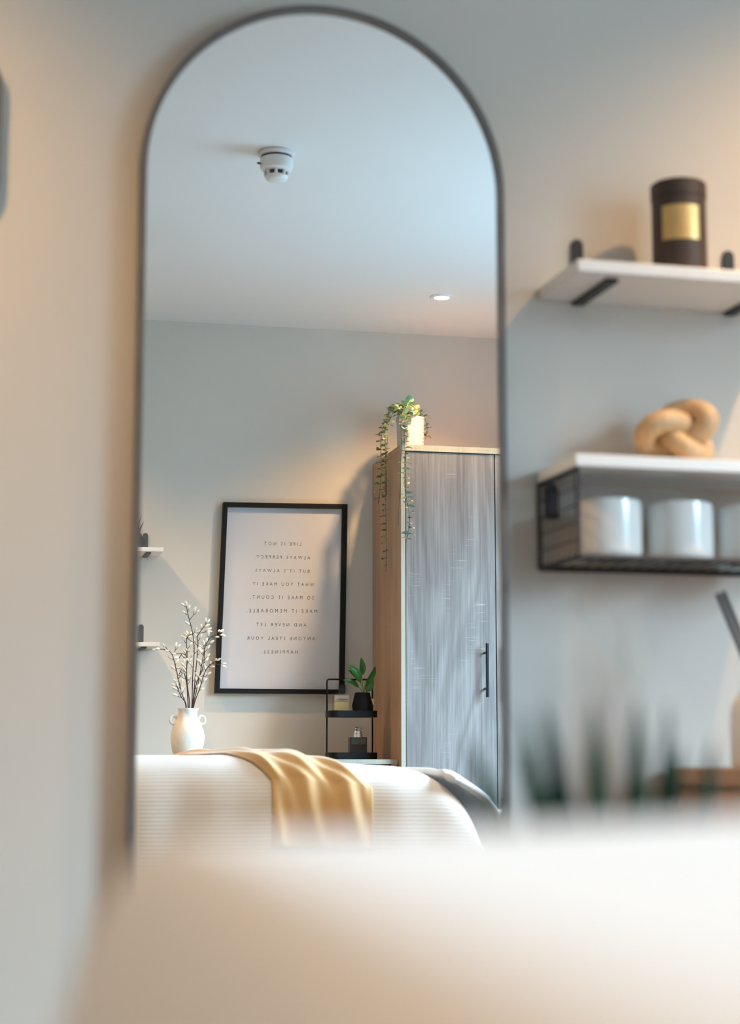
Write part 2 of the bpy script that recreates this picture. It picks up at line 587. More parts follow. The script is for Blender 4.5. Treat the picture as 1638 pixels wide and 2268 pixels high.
# ================================================================== arched mirror
MC = Vector((0.562, -0.030, 0.0))
DEL = math.radians(-0.8)
MW, MTOP, MBOT = 0.2765, 1.905, 0.22


def arch(half, top, bot, n=48):
    pts = [(-half, bot), (half, bot)]
    for k in range(n + 1):
        a = PI * k / n
        pts.append((half * math.cos(a), top - half + half * math.sin(a)))
    return pts


mir = thing('arched_mirror', 'tall arched wall mirror with a slim dark metal frame', 'mirror', (MC.x, MC.y, MBOT))
mir.rotation_euler = (0, 0, DEL)
b = bm_new()
prism(b, arch(MW - 0.004, MTOP - 0.004, MBOT + 0.004), 1, 0.0, 0.004)
for v in b.verts:
    v.co.z -= MBOT
me = bpy.data.meshes.new('mirror_glass')
bmesh.ops.recalc_face_normals(b, faces=b.faces[:])
b.to_mesh(me); b.free()
me.materials.append(M['mirror'])
o = bpy.data.objects.new('mirror_glass', me)
COL.objects.link(o); o.parent = mir
o['label'] = 'silvered arched mirror glass'
b = bm_new()
n_out, n_in = arch(MW, MTOP, MBOT), arch(MW - 0.0095, MTOP - 0.0095, MBOT + 0.0095)
Y0, Y1 = -0.007, 0.022
rings = []
for (pts, y) in ((n_out, Y1), (n_out, Y0), (n_in, Y0), (n_in, 0.001)):
    rings.append([b.verts.new((p[0], y, p[1] - MBOT)) for p in pts])
for i in range(len(rings) - 1):
    A, B = rings[i], rings[i + 1]
    for k in range(len(A)):
        b.faces.new((A[k], A[(k + 1) % len(A)], B[(k + 1) % len(B)], B[k]))
bmesh.ops.recalc_face_normals(b, faces=b.faces[:])
me = bpy.data.meshes.new('frame')
b.to_mesh(me); b.free()
me.materials.append(M['mirror_frame'])
o = bpy.data.objects.new('frame', me)
COL.objects.link(o); o.parent = mir

# rounded frame at the picture's edge
t = thing('rounded_wall_frame', 'dark grey frame with rounded corners on the mirror wall', 'picture frame', (-0.16, -0.02, 1.54))


def rrect(x0, x1, z0, z1, r, n=10):
    pts = []
    for (cx, cz, a0) in ((x1 - r, z0 + r, -PI / 2), (x1 - r, z1 - r, 0), (x0 + r, z1 - r, PI / 2), (x0 + r, z0 + r, PI)):
        for k in range(n + 1):
            a = a0 + PI / 2 * k / n
            pts.append((cx + r * math.cos(a), cz + r * math.sin(a)))
    return pts


b = bm_new()
ro, ri = rrect(-0.41, 0.087, 1.54, 1.80, 0.06), rrect(-0.402, 0.079, 1.548, 1.792, 0.052)
rings = []
for (pts, y) in ((ro, 0.0), (ro, -0.014), (ri, -0.014), (ri, -0.006)):
    rings.append([b.verts.new((p[0], y, p[1])) for p in pts])
for A, B in zip(rings[:-1], rings[1:]):
    for k in range(len(A)):
        b.faces.new((A[k], A[(k + 1) % len(A)], B[(k + 1) % len(B)], B[k]))
link('frame', b, 'mirror_frame', t)
link('mirror_glass', prism(bm_new(), ri, 1, -0.007, -0.003), 'mirror', t)


# ================================================================== wall shelves
def shelf(x0, x1, ztop, th, ywall, depth, tabs, label, sgn=-1, name='wall_shelf', group='white wall shelves', tab_h=0.052, metal='bracket'):
    """sgn -1: projects towards -y from ywall, +1: towards +y"""
    t = thing(name, label, 'shelf', ((x0 + x1) / 2, ywall, ztop - th), group)
    y1 = ywall + sgn * depth
    link('board', box(bm_new(), (x0, min(ywall, y1), ztop - th), (x1, max(ywall, y1), ztop), 0.0015), 'shelf', t)
    for tx in tabs:
        b = bm_new()
        ya, yb = ywall, ywall + sgn * 0.005
        prism(b, pill(tx, 0, 0.019, ztop - th - 0.004, ztop + tab_h + 0.02), 1, min(ya, yb), max(ya, yb))
        yc = ywall + sgn * (depth - 0.025)
        box(b, (tx - 0.0095, min(ya, yc), ztop - th - 0.006), (tx + 0.0095, max(ya, yc), ztop - th + 0.0005), 0.001)
        link('bracket', b, metal, t)
    return t


shelf(0.905, 1.29, 1.499, 0.018, 0.0, 0.17, (0.969, 1.225), 'white wall shelf carrying the dark brown candle', tab_h=0.062)
shelf(0.355, 0.74, 1.545, 0.015, YF, 0.16, (0.688, 0.41), 'white wall shelf carrying a dark grey potted aloe', sgn=1, metal='bracket_hazed')
shelf(0.345, 0.731, 1.198, 0.015, YF, 0.16, (0.678, 0.40), 'empty white wall shelf below the shelf with the potted aloe', sgn=1, tab_h=0.056, metal='bracket_hazed')

# shelf with wire basket
sb = shelf(0.897, 1.285, 1.212, 0.018, 0.0, 0.17, (), 'white wall shelf with a black wire basket hung beneath, wooden knot on top', name='basket_shelf')
bk = bm_new()
bx0, bx1, by0, by1, bz0, bz1 = 0.901, 1.281, -0.166, -0.004, 1.064, 1.190
R1 = 0.0034
for x in (bx0, bx1):
    for y in (by0, by1):
        tube(bk, [(x, y, bz0), (x, y, bz1 + 0.004)], R1, 8)
for z in (bz0, bz1):
    for x in (bx0, bx1):
        tube(bk, [(x, by0, z), (x, by1, z)], R1, 8)
    if z == bz0:
        for y in (by0, by1):
            tube(bk, [(bx0, y, z), (bx1, y, z)], 0.0045, 8)
link('basket_frame', bk, 'bracket', sb, True, 50)
for x in (bx0, bx1):
    g = bm_new()
    for k in range(1, 7):
        y = by0 + (by1 - by0) * k / 7
        tube(g, [(x, y, bz0), (x, y, bz1)], 0.0011, 6)
    for k in range(1, 5):
        z = bz0 + (bz1 - bz0) * k / 5
        tube(g, [(x, by0, z), (x, by1, z)], 0.0011, 6)
    link('end_grid', g, 'bracket', sb, True)
g = bm_new()
for k in range(1, 18):
    x = bx0 + (bx1 - bx0) * k / 18
    tube(g, [(x, by0, bz0 + 0.003), (x, by1, bz0 + 0.003)], 0.0013, 6)
link('base_grid', g, 'bracket', sb, True)
for tx in (0.922, 1.262):
    b = bm_new()
    prism(b, pill(tx, 0, 0.019, 1.140, 1.193), 1, -0.006, 0.0)
    link('hanger_tab', b, 'bracket', sb)

# cups in the basket
CUPL = ['glossy white cup in the wire basket, beside the grid end nearest the arched mirror',
        'glossy white cup in the wire basket, standing between the other two cups',
        'glossy white cup in the wire basket, at the end away from the arched mirror']
for i, cx in enumerate((0.978, 1.092, 1.206)):
    t = thing('white_cup', CUPL[i], 'cup', (cx, -0.088, bz0 + 0.004), 'white cups in the wire basket')
    z0 = bz0 + 0.0045
    rr = 0.049
    prof = [(rr - 0.008, z0), (rr - 0.002, z0 + 0.004), (rr, z0 + 0.012), (rr, z0 + 0.072), (rr - 0.001, z0 + 0.086),
            (rr - 0.004, z0 + 0.088), (rr - 0.005, z0 + 0.084), (rr - 0.005, z0 + 0.012), (0.02, z0 + 0.008)]
    link('body', lathe(bm_new(), prof, cx, -0.088, 48), 'cup', t, True, 50)

# candle
cx, cy, cz, cr = 1.102, -0.09, 1.499, 0.0415
t = thing('candle_tin', 'dark brown cylindrical candle with a gold label on the upper white shelf', 'candle', (cx, cy, cz))
link('body', lathe(bm_new(), [(cr - 0.002, cz), (cr, cz + 0.002), (cr, cz + 0.136)], cx, cy, 56), 'brown_tin', t, True, 40)
link('lid', lathe(bm_new(), [(cr + 0.0012, cz + 0.128), (cr + 0.0012, cz + 0.150), (cr - 0.002, cz + 0.153), (0.004, cz + 0.1535)], cx, cy, 56), 'brown_tin', t, True, 40)
b = bm_new()
a0 = math.radians(-151)
rows = []
for z in (cz + 0.056, cz + 0.110):
    rows.append([b.verts.new((cx + (cr + 0.0006) * math.cos(a0 + math.radians(82) * k / 20), cy + (cr + 0.0006) * math.sin(a0 + math.radians(82) * k / 20), z)) for k in range(21)])
for k in range(20):
    b.faces.new((rows[0][k], rows[0][k + 1], rows[1][k + 1], rows[1][k]))
o = link('gold_label', b, 'gold', t, True)
o['label'] = 'shiny gold label'

# wooden knot
b = bm_new()
pts = []
for k in range(120):
    a = 2 * PI * k / 120
    x = math.sin(a) + 2 * math.sin(2 * a)
    z = math.cos(a) - 2 * math.cos(2 * a)
    y = -math.sin(3 * a)
    pts.append((x, y, z))
S = 0.0182
ang = math.radians(38)
kp = []
for (x, y, z) in pts:
    xr, zr = x * math.cos(ang) - z * math.sin(ang), x * math.sin(ang) + z * math.cos(ang)
    kp.append((1.094 + xr * S * 1.05, -0.092 + y * 0.021, zr * S * 0.72))
rk = 0.0175
lowz = min(p[2] for p in kp)
kp = [(p[0], p[1], p[2] - lowz + rk + 1.212) for p in kp]
tube(b, kp, rk, 14, closed=True)
o = link('wooden_knot', b, 'knot', None, True)
tag(o, 'light wood knot ornament on the shelf above the wire basket', 'ornament')

# cabinet by the mirror wall with reed diffuser
cab = thing('bedside_cabinet', 'brown oak drawer cabinet under the wire basket shelf', 'cabinet', (1.46, -0.21, 0))
link('body', box(bm_new(), (1.11, -0.405, 0.03), (1.83, -0.02, 0.742)), 'oak_brown_lit', cab)
link('top_panel', box(bm_new(), (1.10, -0.425, 0.742), (1.84, -0.015, 0.767), 0.002), 'oak_brown_lit', cab)
for k in range(3):
    z0 = 0.05 + k * 0.232
    d = link('drawer', box(bm_new(), (1.12, -0.423, z0), (1.82, -0.404, z0 + 0.222), 0.002), 'oak_brown_lit', cab)
    h = bm_new()
    tube(h, [(1.375, -0.45, z0 + 0.15), (1.565, -0.45, z0 + 0.15)], 0.005, 10)
    for hx in (1.406, 1.534):
        tube(h, [(hx, -0.423, z0 + 0.15), (hx, -0.45, z0 + 0.15)], 0.004, 8)
    link('handle', h, 'handle', d, True, 40)
for x in (1.12, 1.79):
    for y in (-0.395, -0.06):
        link('foot', box(bm_new(), (x, y, 0), (x + 0.03, y + 0.03, 0.031)), 'oak_brown_lit', cab)
dx, dy, dz = 1.158, -0.2, 0.767
t = thing('reed_diffuser_bottle', 'cream round-shouldered diffuser bottle on the brown cabinet', 'diffuser', (dx, dy, dz))
link('bottle', lathe(bm_new(), [(0.040, dz), (0.043, dz + 0.004), (0.043, dz + 0.075), (0.038, dz + 0.095), (0.026, dz + 0.107),
                                (0.0205, dz + 0.112), (0.0205, dz + 0.128), (0.0178, dz + 0.128), (0.0178, dz + 0.106), (0.030, dz + 0.095), (0.038, dz + 0.072), (0.038, dz + 0.008)], dx, dy, 40, caps=True), 'diffuser', t, True, 50)
for k in range(6):
    a1 = PI - 0.06 + 2 * PI * k / 6                          # tip; the reeds twist past each other in the neck
    a2 = a1 - math.radians(68)
    tip = Vector((dx + 0.060 * math.cos(a1), dy + 0.060 * math.sin(a1), dz + 0.246 + 0.004 * (k % 3)))
    nk = Vector((dx + 0.0100 * math.cos(a2), dy + 0.0100 * math.sin(a2), dz + 0.118))
    foot = nk + (nk - tip) * ((nk.z - dz - 0.010) / (tip.z - nk.z)) * 0.62
    o = link('diffuser_reed', tube(bm_new(), [foot, tip], 0.0035, 10), 'reed', None, True, 50)
    tag(o, 'thin dark reed stick standing in the cream diffuser bottle', 'reed', 'reeds in the diffuser')

# ================================================================== bed
bed = thing('single_bed', 'low single bed with a white mattress beneath the duvet', 'bed', (0.99, -2.45, 0))
link('base', box(bm_new(), (0.06, -2.92, 0.06), (1.96, -1.91, 0.27), 0.01), 'bedbase', bed)
link('mattress', box(bm_new(), (0.06, -2.93, 0.272), (1.96, -1.905, 0.50), 0.03), 'mattress', bed, True)
for x in (0.12, 1.86):
    for y in (-2.86, -2.08):
        link('leg', tube(bm_new(), [(x, y, 0), (x, y, 0.061)], 0.022, 14), 'black', bed, True, 40)

TX = [(-0.02, 0.7615), (0.10, 0.7615), (0.20, 0.764), (0.29, 0.768), (0.38, 0.777), (0.47, 0.787), (0.6, 0.789), (0.72, 0.789), (0.84, 0.789),
      (0.93, 0.778), (1.02, 0.766), (1.14, 0.762), (1.22, 0.744), (1.28, 0.705), (1.32, 0.65), (1.35, 0.57), (1.362, 0.50)]


def interp(tab, x):
    if x <= tab[0][0]:
        return tab[0][1]
    for (x0, y0), (x1, y1) in zip(tab[:-1], tab[1:]):
        if x <= x1:
            t_ = (x - x0) / (x1 - x0)
            return y0 + (y1 - y0) * t_
    return tab[-1][1]


def Tsm(x):
    return sum(interp(TX, x + d) for d in (-0.03, -0.015, 0, 0.015, 0.03)) / 5


DYC, DW, DZB, DP = -2.41, 0.545, 0.36, 9.0
DX1 = 1.362


def x_left(y):
    return 0.002 + 0.05 * max(0.0, min(0.6, y + 2.5)) + 0.02 * max(0.0, -2.55 - y)


def across(w):
    """w 0..2 across the bed (0: hem towards the mirror, 1: middle of the top) to the section angle"""
    return PI / 2 * max(w, 0.0) ** 2.5 if w <= 1 else PI - PI / 2 * max(2 - w, 0.0) ** 2.5


def duvet_pt(s, w, off=0.0):
    """s 0..1 along the bed, w 0..2 across it"""
    th = across(w)
    c, sn = math.cos(th), max(1e-9, math.sin(th))
    cy_ = math.copysign(abs(c) ** (2 / DP), c)
    cz_ = abs(sn) ** (2 / DP)
    y = DYC + (DW + off) * cy_
    x0 = x_left(y)
    x = x0 + s * (DX1 - x0)
    tz = Tsm(x)
    dl = (x - x0) / 0.055
    if dl < 1:
        tz = DZB + (tz - DZB) * max(0.0, 1 - (1 - dl) ** 3.2) ** (1 / 3.2)
    z = DZB + (tz + off - DZB) * cz_
    # soft sag and bulges of the hanging side
    hang = max(0.0, 1 - w / 0.8)
    y += hang * (0.010 * math.sin(x * 17 + 1.0) + 0.006 * math.sin(x * 41))
    if x > 0.3:
        z += cz_ * min(1, (x - 0.3) / 0.1) * (0.0022 * math.sin(x * 23) * math.cos(y * 19))
    return Vector((x, y, z))


def grid_mesh(name, fn, nu, nv, parent, material, uvscale=None):
    b = bm_new()
    vv = [[b.verts.new(fn(i / nu, j / nv)) for j in range(nv + 1)] for i in range(nu + 1)]
    uvl = b.loops.layers.uv.new('UVMap')
    arc = []
    for i in range(nu + 1):
        s_, row = 0.0, [0.0]
        for j in range(nv):
            s_ += (vv[i][j + 1].co - vv[i][j].co).length
            row.append(s_)
        arc.append(row)
    for i in range(nu):
        for j in range(nv):
            f = b.faces.new((vv[i][j], vv[i + 1][j], vv[i + 1][j + 1], vv[i][j + 1]))
            for l, (a, c) in zip(f.loops, ((i, j), (i + 1, j), (i + 1, j + 1), (i, j + 1))):
                l[uvl].uv = (a / nu, arc[min(nu, max(a, 6))][c])
    o = link(name, b, material, parent, True)
    return o


def s_map(u):
    return 0.30 * u + 0.70 * (u * u * (3 - 2 * u))


du = grid_mesh('duvet', lambda u, v: duvet_pt(s_map(u), 0.004 + 1.992 * v), 150, 150, None, 'duvet')
tag(du, 'puffy white finely ribbed duvet lying on the bed', 'duvet')


def throw_pt(u, v):
    th = 0.22 + 0.93 * v
    side = min(1.0, max(0.0, (0.98 - th) / 0.35))
    xl = 0.715 + 0.080 * side - 0.5 * max(0, th - 1.0)
    xr = 0.950 + 0.100 * side - 0.5 * max(0, th - 1.0)
    x = xl + (xr - xl) * u
    fold = 0.5 + 0.5 * math.sin(u * 15 + 2.3 * math.sin(v * 5) + 0.6)
    fold2 = 0.5 + 0.5 * math.sin(u * 31 + v * 9)
    edge = min(1.0, min(u, 1 - u) / 0.08)
    off = 0.003 + edge * (0.011 * fold + 0.004 * fold2)
    x0 = x_left(-2.0)
    p = duvet_pt((x - x0) / (DX1 - x0), th, off)
    return p


tw = grid_mesh('throw_blanket', throw_pt, 70, 90, None, 'throw')
md = tw.modifiers.new('thick', 'SOLIDIFY'); md.thickness = 0.003; md.offset = 0
tag(tw, 'tan creased throw blanket draped across the white duvet', 'throw blanket')

# turned-back sheet at the end of the duvet
FLP = smooth_path([(1.245, 0, 0.742), (1.262, 0, 0.739), (1.285, 0, 0.731), (1.36, 0, 0.683), (1.412, 0, 0.615), (1.44, 0, 0.545), (1.447, 0, 0.518)], 6)


def flap_pt(u, v):
    k = u * (len(FLP) - 1)
    i = min(int(k), len(FLP) - 2)
    p = FLP[i].lerp(FLP[i + 1], k - i)
    y = -1.885 - 0.75 * v
    drop = 0.05 * max(0, 1 - v * 12) ** 2
    y += 0.012 * math.sin(u * 9)
    z = p.z - drop * (0.25 + 0.3 * u) + 0.004 * math.sin(v * 20 + u * 4)
    if p.x < DX1 + 0.02:                                     # rests on the duvet where it meets it
        cyn = min(1.0, abs(y - DYC) / DW)
        top = max(Tsm(p.x + e) for e in (-0.02, -0.01, 0.0, 0.01))
        z = max(z, DZB + (top - DZB) * (1 - cyn ** DP) ** (1 / DP) + 0.0115)
    return Vector((p.x, y, z))


fl = grid_mesh('folded_sheet', flap_pt, 40, 30, None, 'sheet')
md = fl.modifiers.new('thick', 'SOLIDIFY'); md.thickness = 0.016; md.offset = 0
tag(fl, 'white sheet turned back over the end of the duvet', 'bed sheet')
# pillow at the head of the bed
b = bm_new()
bmesh.ops.create_uvsphere(b, u_segments=40, v_segments=20, radius=1)
for v in b.verts:
    x, y, z = v.co
    f = lambda q, e: math.copysign(abs(q) ** e, q)
    v.co = Vector((1.715 + 0.20 * f(x, 0.55), -2.45 + 0.36 * f(y, 0.55), 0.570 + 0.068 * z * (1 - 0.35 * max(abs(x), abs(y)) ** 4)))
o = link('pillow', b, 'sheet', None, True)
tag(o, 'plump white pillow at the head of the bed', 'pillow')

# ================================================================== spiky plant on a small table between bed and mirror
px, py = 0.358, -1.60
t = thing('side_table', 'small round white side table beside the bed', 'side table', (px, py, 0))
link('table_top', lathe(bm_new(), [(0.062, 0.60), (0.066, 0.603), (0.066, 0.617), (0.062, 0.62)], px, py, 40), 'table', t, True, 40)
link('stem', tube(bm_new(), [(px, py, 0.012), (px, py, 0.601)], 0.014, 16), 'table', t, True, 40)
link('base', lathe(bm_new(), [(0.095, 0.0), (0.098, 0.004), (0.09, 0.012), (0.02, 0.018)], px, py, 36), 'table', t, True, 40)
t = thing('spiky_plant', 'dark green spiky-leaved plant in a black pot on the small table', 'potted plant', (px, py, 0.62))
link('pot', lathe(bm_new(), [(0.036, 0.62), (0.047, 0.66), (0.051, 0.695), (0.048, 0.696), (0.046, 0.685)], px, py, 32), 'pot_black', t, True, 40)
link('soil', lathe(bm_new(), [(0.0455, 0.680), (0.0455, 0.686)], px, py, 28), 'soil', t)


def blade(bm, base, tip, width, bend=0.15, nrm=(0, -1, 0), n=9, taper=2.2):
    base, tip = Vector(base), Vector(tip)
    d = tip - base
    side = d.cross(Vector(nrm)).normalized()
    out = Vector(nrm).normalized()
    prevrow = None
    for i in range(n + 1):
        t_ = i / n
        c = base + d * t_ + out * (bend * d.length * math.sin(PI * t_) * 0.5)
        w_ = width * (0.55 + 0.45 * math.sin(PI * min(1, t_ * 1.6))) * (1 - t_ ** taper) + 0.0002
        row = [bm.verts.new(c - side * w_ / 2), bm.verts.new(c - out * w_ * 0.13), bm.verts.new(c + side * w_ / 2)]
        if prevrow:
            bm.faces.new((prevrow[0], prevrow[1], row[1], row[0]))
            bm.faces.new((prevrow[1], prevrow[2], row[2], row[1]))
        prevrow = row
    return bm


TIPS = [(0.290, 0.02, 0.790), (0.309, -0.01, 0.808), (0.322, 0.03, 0.786), (0.333, 0.02, 0.812), (0.346, -0.02, 0.811), (0.359, 0.01, 0.806),
        (0.380, 0.0, 0.813), (0.405, 0.015, 0.811), (0.416, -0.02, 0.792), (0.430, 0.01, 0.786), (0.368, 0.035, 0.792), (0.340, -0.03, 0.784), (0.392, -0.03, 0.788)]
for i, (tx, tyo, tz) in enumerate(TIPS):
    b = bm_new()
    bx_ = px + (tx - px) * 0.56
    blade(b, (bx_, py + tyo * 0.3, 0.684), (tx, py + tyo, tz), 0.017 if i % 3 else 0.024, 0.10, taper=4.0)
    o = link('leaf', b, 'leaf_blade', t, True)
    md = o.modifiers.new('thick', 'SOLIDIFY'); md.thickness = 0.001

# ================================================================== wardrobe
WX0, WX1, WYB, WYF, WZ = 1.560, 2.262, YF + 0.006, -3.655, 1.908
ward = thing('wardrobe', 'tall grey oak two-door wardrobe with black bar handles', 'wardrobe', ((WX0 + WX1) / 2, (WYB + WYF) / 2, 0))
link('side_panel', box(bm_new(), (WX0, WYB, 0), (WX0 + 0.0005 + 0.016, WYF - 0.0015, WZ - 0.023)), 'oak_brown_lit', ward)
link('edge_band', box(bm_new(), (WX0 + 0.0003, WYF - 0.002, 0), (WX0 + 0.0163, WYF, WZ - 0.0235)), 'edge', ward)
link('side_panel', box(bm_new(), (WX1 - 0.0165, WYB, 0), (WX1, WYF, WZ - 0.023)), 'oak_brown_lit', ward)
link('top_panel', box(bm_new(), (WX0, WYB, WZ - 0.022), (WX1, WYF - 0.0015, WZ)), 'oak_brown_lit', ward)
link('edge_band', box(bm_new(), (WX0 + 0.0003, WYF - 0.002, WZ - 0.0217), (WX1 - 0.0003, WYF + 0.0005, WZ - 0.0003)), 'edge', ward)
link('back_panel', box(bm_new(), (WX0 + 0.017, WYB, 0.06), (WX1 - 0.017, WYB + 0.008, WZ - 0.023)), 'oak_brown_lit', ward)
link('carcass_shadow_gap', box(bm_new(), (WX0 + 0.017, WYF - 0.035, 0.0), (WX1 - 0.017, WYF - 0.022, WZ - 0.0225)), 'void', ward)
xm = (WX0 + WX1) / 2 + 0.003
doors = [(WX0 + 0.0188, xm - 0.0017), (xm + 0.0017, WX1 - 0.0188)]
for k, (a, c) in enumerate(doors):
    d = link('door', box(bm_new(), (a, WYF - 0.020, 0.07), (c, WYF - 0.0015, WZ - 0.0255), 0.0008), 'oak_grey', ward)
    hx = (c - 0.043) if k == 0 else (a + 0.043)
    h = bm_new()
    tube(h, [(hx, WYF + 0.033, 0.997), (hx, WYF + 0.033, 1.189)], 0.0058, 16)
    for z in (1.028, 1.157):
        tube(h, [(hx, WYF - 0.003, z), (hx, WYF + 0.033, z)], 0.0045, 12)
    o = link('handle', h, 'handle', d, True, 40)
    o['label'] = 'black bar handle'
link('plinth', box(bm_new(), (WX0 + 0.017, WYF - 0.03, 0), (WX1 - 0.017, WYF - 0.018, 0.066)), 'oak_brown_lit', ward)

# ================================================================== dresser
DX0, DXR, DYF, DZ = 0.42, 1.558, -3.70, 0.777
dr = thing('dresser', 'grey oak chest of drawers beside the wardrobe below the poster', 'dresser', ((DX0 + DXR) / 2, -3.9, 0))
link('top_panel', box(bm_new(), (DX0, YF + 0.006, DZ - 0.017), (DXR, DYF, DZ), 0.0008), 'edge', dr)
link('side_panel', box(bm_new(), (DX0 + 0.002, YF + 0.008, 0), (DX0 + 0.019, DYF - 0.002, DZ - 0.0165)), 'oak_brown_lit', dr)
link('side_panel', box(bm_new(), (DXR - 0.019, YF + 0.008, 0), (DXR - 0.002, DYF - 0.002, DZ - 0.0165)), 'oak_brown_lit', dr)
link('back_panel', box(bm_new(), (DX0 + 0.019, YF + 0.008, 0.05), (DXR - 0.019, YF + 0.016, DZ - 0.0165)), 'oak_brown_lit', dr)
link('drawer_shadow_gap', box(bm_new(), (DX0 + 0.019, DYF - 0.04, 0.03), (DXR - 0.019, DYF - 0.026, DZ - 0.0165)), 'void', dr)  # dark sheet painted as the shade in the gaps between drawers
for i in range(2):
    for k in range(3):
        a = DX0 + 0.022 + i * (DXR - DX0 - 0.044) / 2 + 0.0015
        c = a + (DXR - DX0 - 0.044) / 2 - 0.003
        z0 = 0.05 + k * 0.234
        d = link('drawer', box(bm_new(), (a, DYF - 0.022, z0), (c, DYF - 0.003, z0 + 0.230 - (0.003 if k == 2 else 0)), 0.0008), 'oak_grey', dr)
        h = bm_new()
        hm = (a + c) / 2
        tube(h, [(hm - 0.095, DYF + 0.028, z0 + 0.16), (hm + 0.095, DYF + 0.028, z0 + 0.16)], 0.0055, 12)
        for hx in (hm - 0.064, hm + 0.064):
            tube(h, [(hx, DYF - 0.004, z0 + 0.16), (hx, DYF + 0.028, z0 + 0.16)], 0.0045, 10)
        link('handle', h, 'handle', d, True, 40)

# ================================================================== poster
pc = thing('framed_poster', 'black framed white poster with lines of capital lettering', 'picture', (1.207, YF, 1.02))
fx = [(0.954, 1.021), (1.446, 1.021), (1.4565, 1.747), (0.978, 1.740)]          # outer corners bl, br, tr, tl
fi = [(0.9715, 1.0385), (1.4265, 1.0385), (1.4365, 1.7295), (0.9935, 1.7225)]
yb, yf = YF, YF + 0.028
for k in range(4):
    b = bm_new()
    k2 = (k + 1) % 4
    q = [fx[k], fx[k2], fi[k2], fi[k]]
    prism(b, q, 1, yb, yf)
    link('frame_bar', b, 'black_frame', pc)
cen = (sum(p[0] for p in fi) / 4, sum(p[1] for p in fi) / 4)
fi2 = [(p[0] + (0.004 if p[0] > cen[0] else -0.004), p[1] + (0.004 if p[1] > cen[1] else -0.004)) for p in fi]
pr = link('print', prism(bm_new(), fi2, 1, YF + 0.004, YF + 0.012), 'print', pc)
link('glazing', prism(bm_new(), fi2, 1, YF + 0.0165, YF + 0.0185), 'pane', pc)


def lettering(name, text, size, spacing, width, centre, parent, material, facing=1, offset=-0.006, height=None):
    """flat letters facing +y (read from the +y side); fitted to width"""
    cu = bpy.data.curves.new(name, 'FONT')
    cu.body = text
    cu.size = size
    cu.align_x = 'CENTER'
    cu.align_y = 'CENTER'
    cu.space_character = spacing
    cu.offset = offset * size
    cu.resolution_u = 3
    tmp = bpy.data.objects.new(name + '_tmp', cu)
    COL.objects.link(tmp)
    dg = bpy.context.evaluated_depsgraph_get()
    dg.update()
    me = bpy.data.meshes.new_from_object(tmp.evaluated_get(dg))
    bpy.data.objects.remove(tmp)
    xs = [v.co.x for v in me.vertices]
    ys = [v.co.y for v in me.vertices]
    sx_ = width / (max(xs) - min(xs)) if width else 1
    mx_, my_ = (max(xs) + min(xs)) / 2, (max(ys) + min(ys)) / 2
    sy_ = (height / (max(ys) - min(ys))) if height else sx_
    for v in me.vertices:
        v.co = Vector((-(v.co.x - mx_) * sx_, 0, (v.co.y - my_) * sy_))
    me.materials.append(M[material])
    o = bpy.data.objects.new(name, me)
    COL.objects.link(o)
    o.parent = parent
    o.location = Vector(centre) - world_loc(parent)
    return o


# seen from inside the room (+y side) text runs towards -x
LINES = [('LIFE IS NOT', 0.142), ('ALWAYS PERFECT.', 0.214), ("BUT IT'S ALWAYS", 0.207), ('WHAT YOU MAKE IT.', 0.244), ('SO MAKE IT COUNT,', 0.243),
         ('MAKE IT MEMORABLE,', 0.270), ('AND NEVER LET', 0.191), ('ANYONE STEAL YOUR', 0.260), ('HAPPINESS.', 0.139)]
XC = [1.208, 1.207, 1.208, 1.208, 1.207, 1.207, 1.205, 1.2045, 1.199]
for i, ((tx, wd), xc) in enumerate(zip(LINES, XC)):
    zc = 1.589 - i * 0.05135
    hh = 0.0125
    o = lettering('lettering', tx, 0.02, 1.75, wd, (xc, YF + 0.0124, zc), pr, 'ink', height=hh * (1.25 if tx.endswith(',') else 1.0))
    o.rotation_euler = (0, math.radians(-0.3), 0)

# ================================================================== vase with pussy willow
vx, vy, vz = 0.8245, -3.85, DZ
vase = thing('vase', 'rough white ceramic vase with two small ring handles', 'vase', (vx, vy, vz))
prof = [(0.036, 0.0), (0.042, 0.004), (0.052, 0.03), (0.0585, 0.055), (0.0605, 0.078), (0.057, 0.102), (0.048, 0.122), (0.039, 0.138), (0.035, 0.150),
        (0.0335, 0.162), (0.0345, 0.172), (0.0375, 0.178), (0.037, 0.1805), (0.033, 0.179), (0.030, 0.165), (0.031, 0.148), (0.044, 0.120), (0.053, 0.095), (0.0555, 0.076), (0.053, 0.055), (0.046, 0.030), (0.036, 0.010)]
link('body', lathe(bm_new(), [(r, vz + z) for r, z in prof], vx, vy, 48,
                   dent=lambda a, z: 0.0012 * math.sin(3 * a + z * 60) + 0.0008 * math.sin(7 * a - z * 90)), 'vase', vase, True, 60)
for s in (-1, 1):
    ring = [(vx + s * (0.050 + 0.012 * math.cos(a)), vy, vz + 0.139 + 0.0145 * math.sin(a)) for a in [2 * PI * k / 24 for k in range(24)]]
    link('handle', tube(bm_new(), ring, 0.0048, 10, closed=True), 'vase', vase, True)

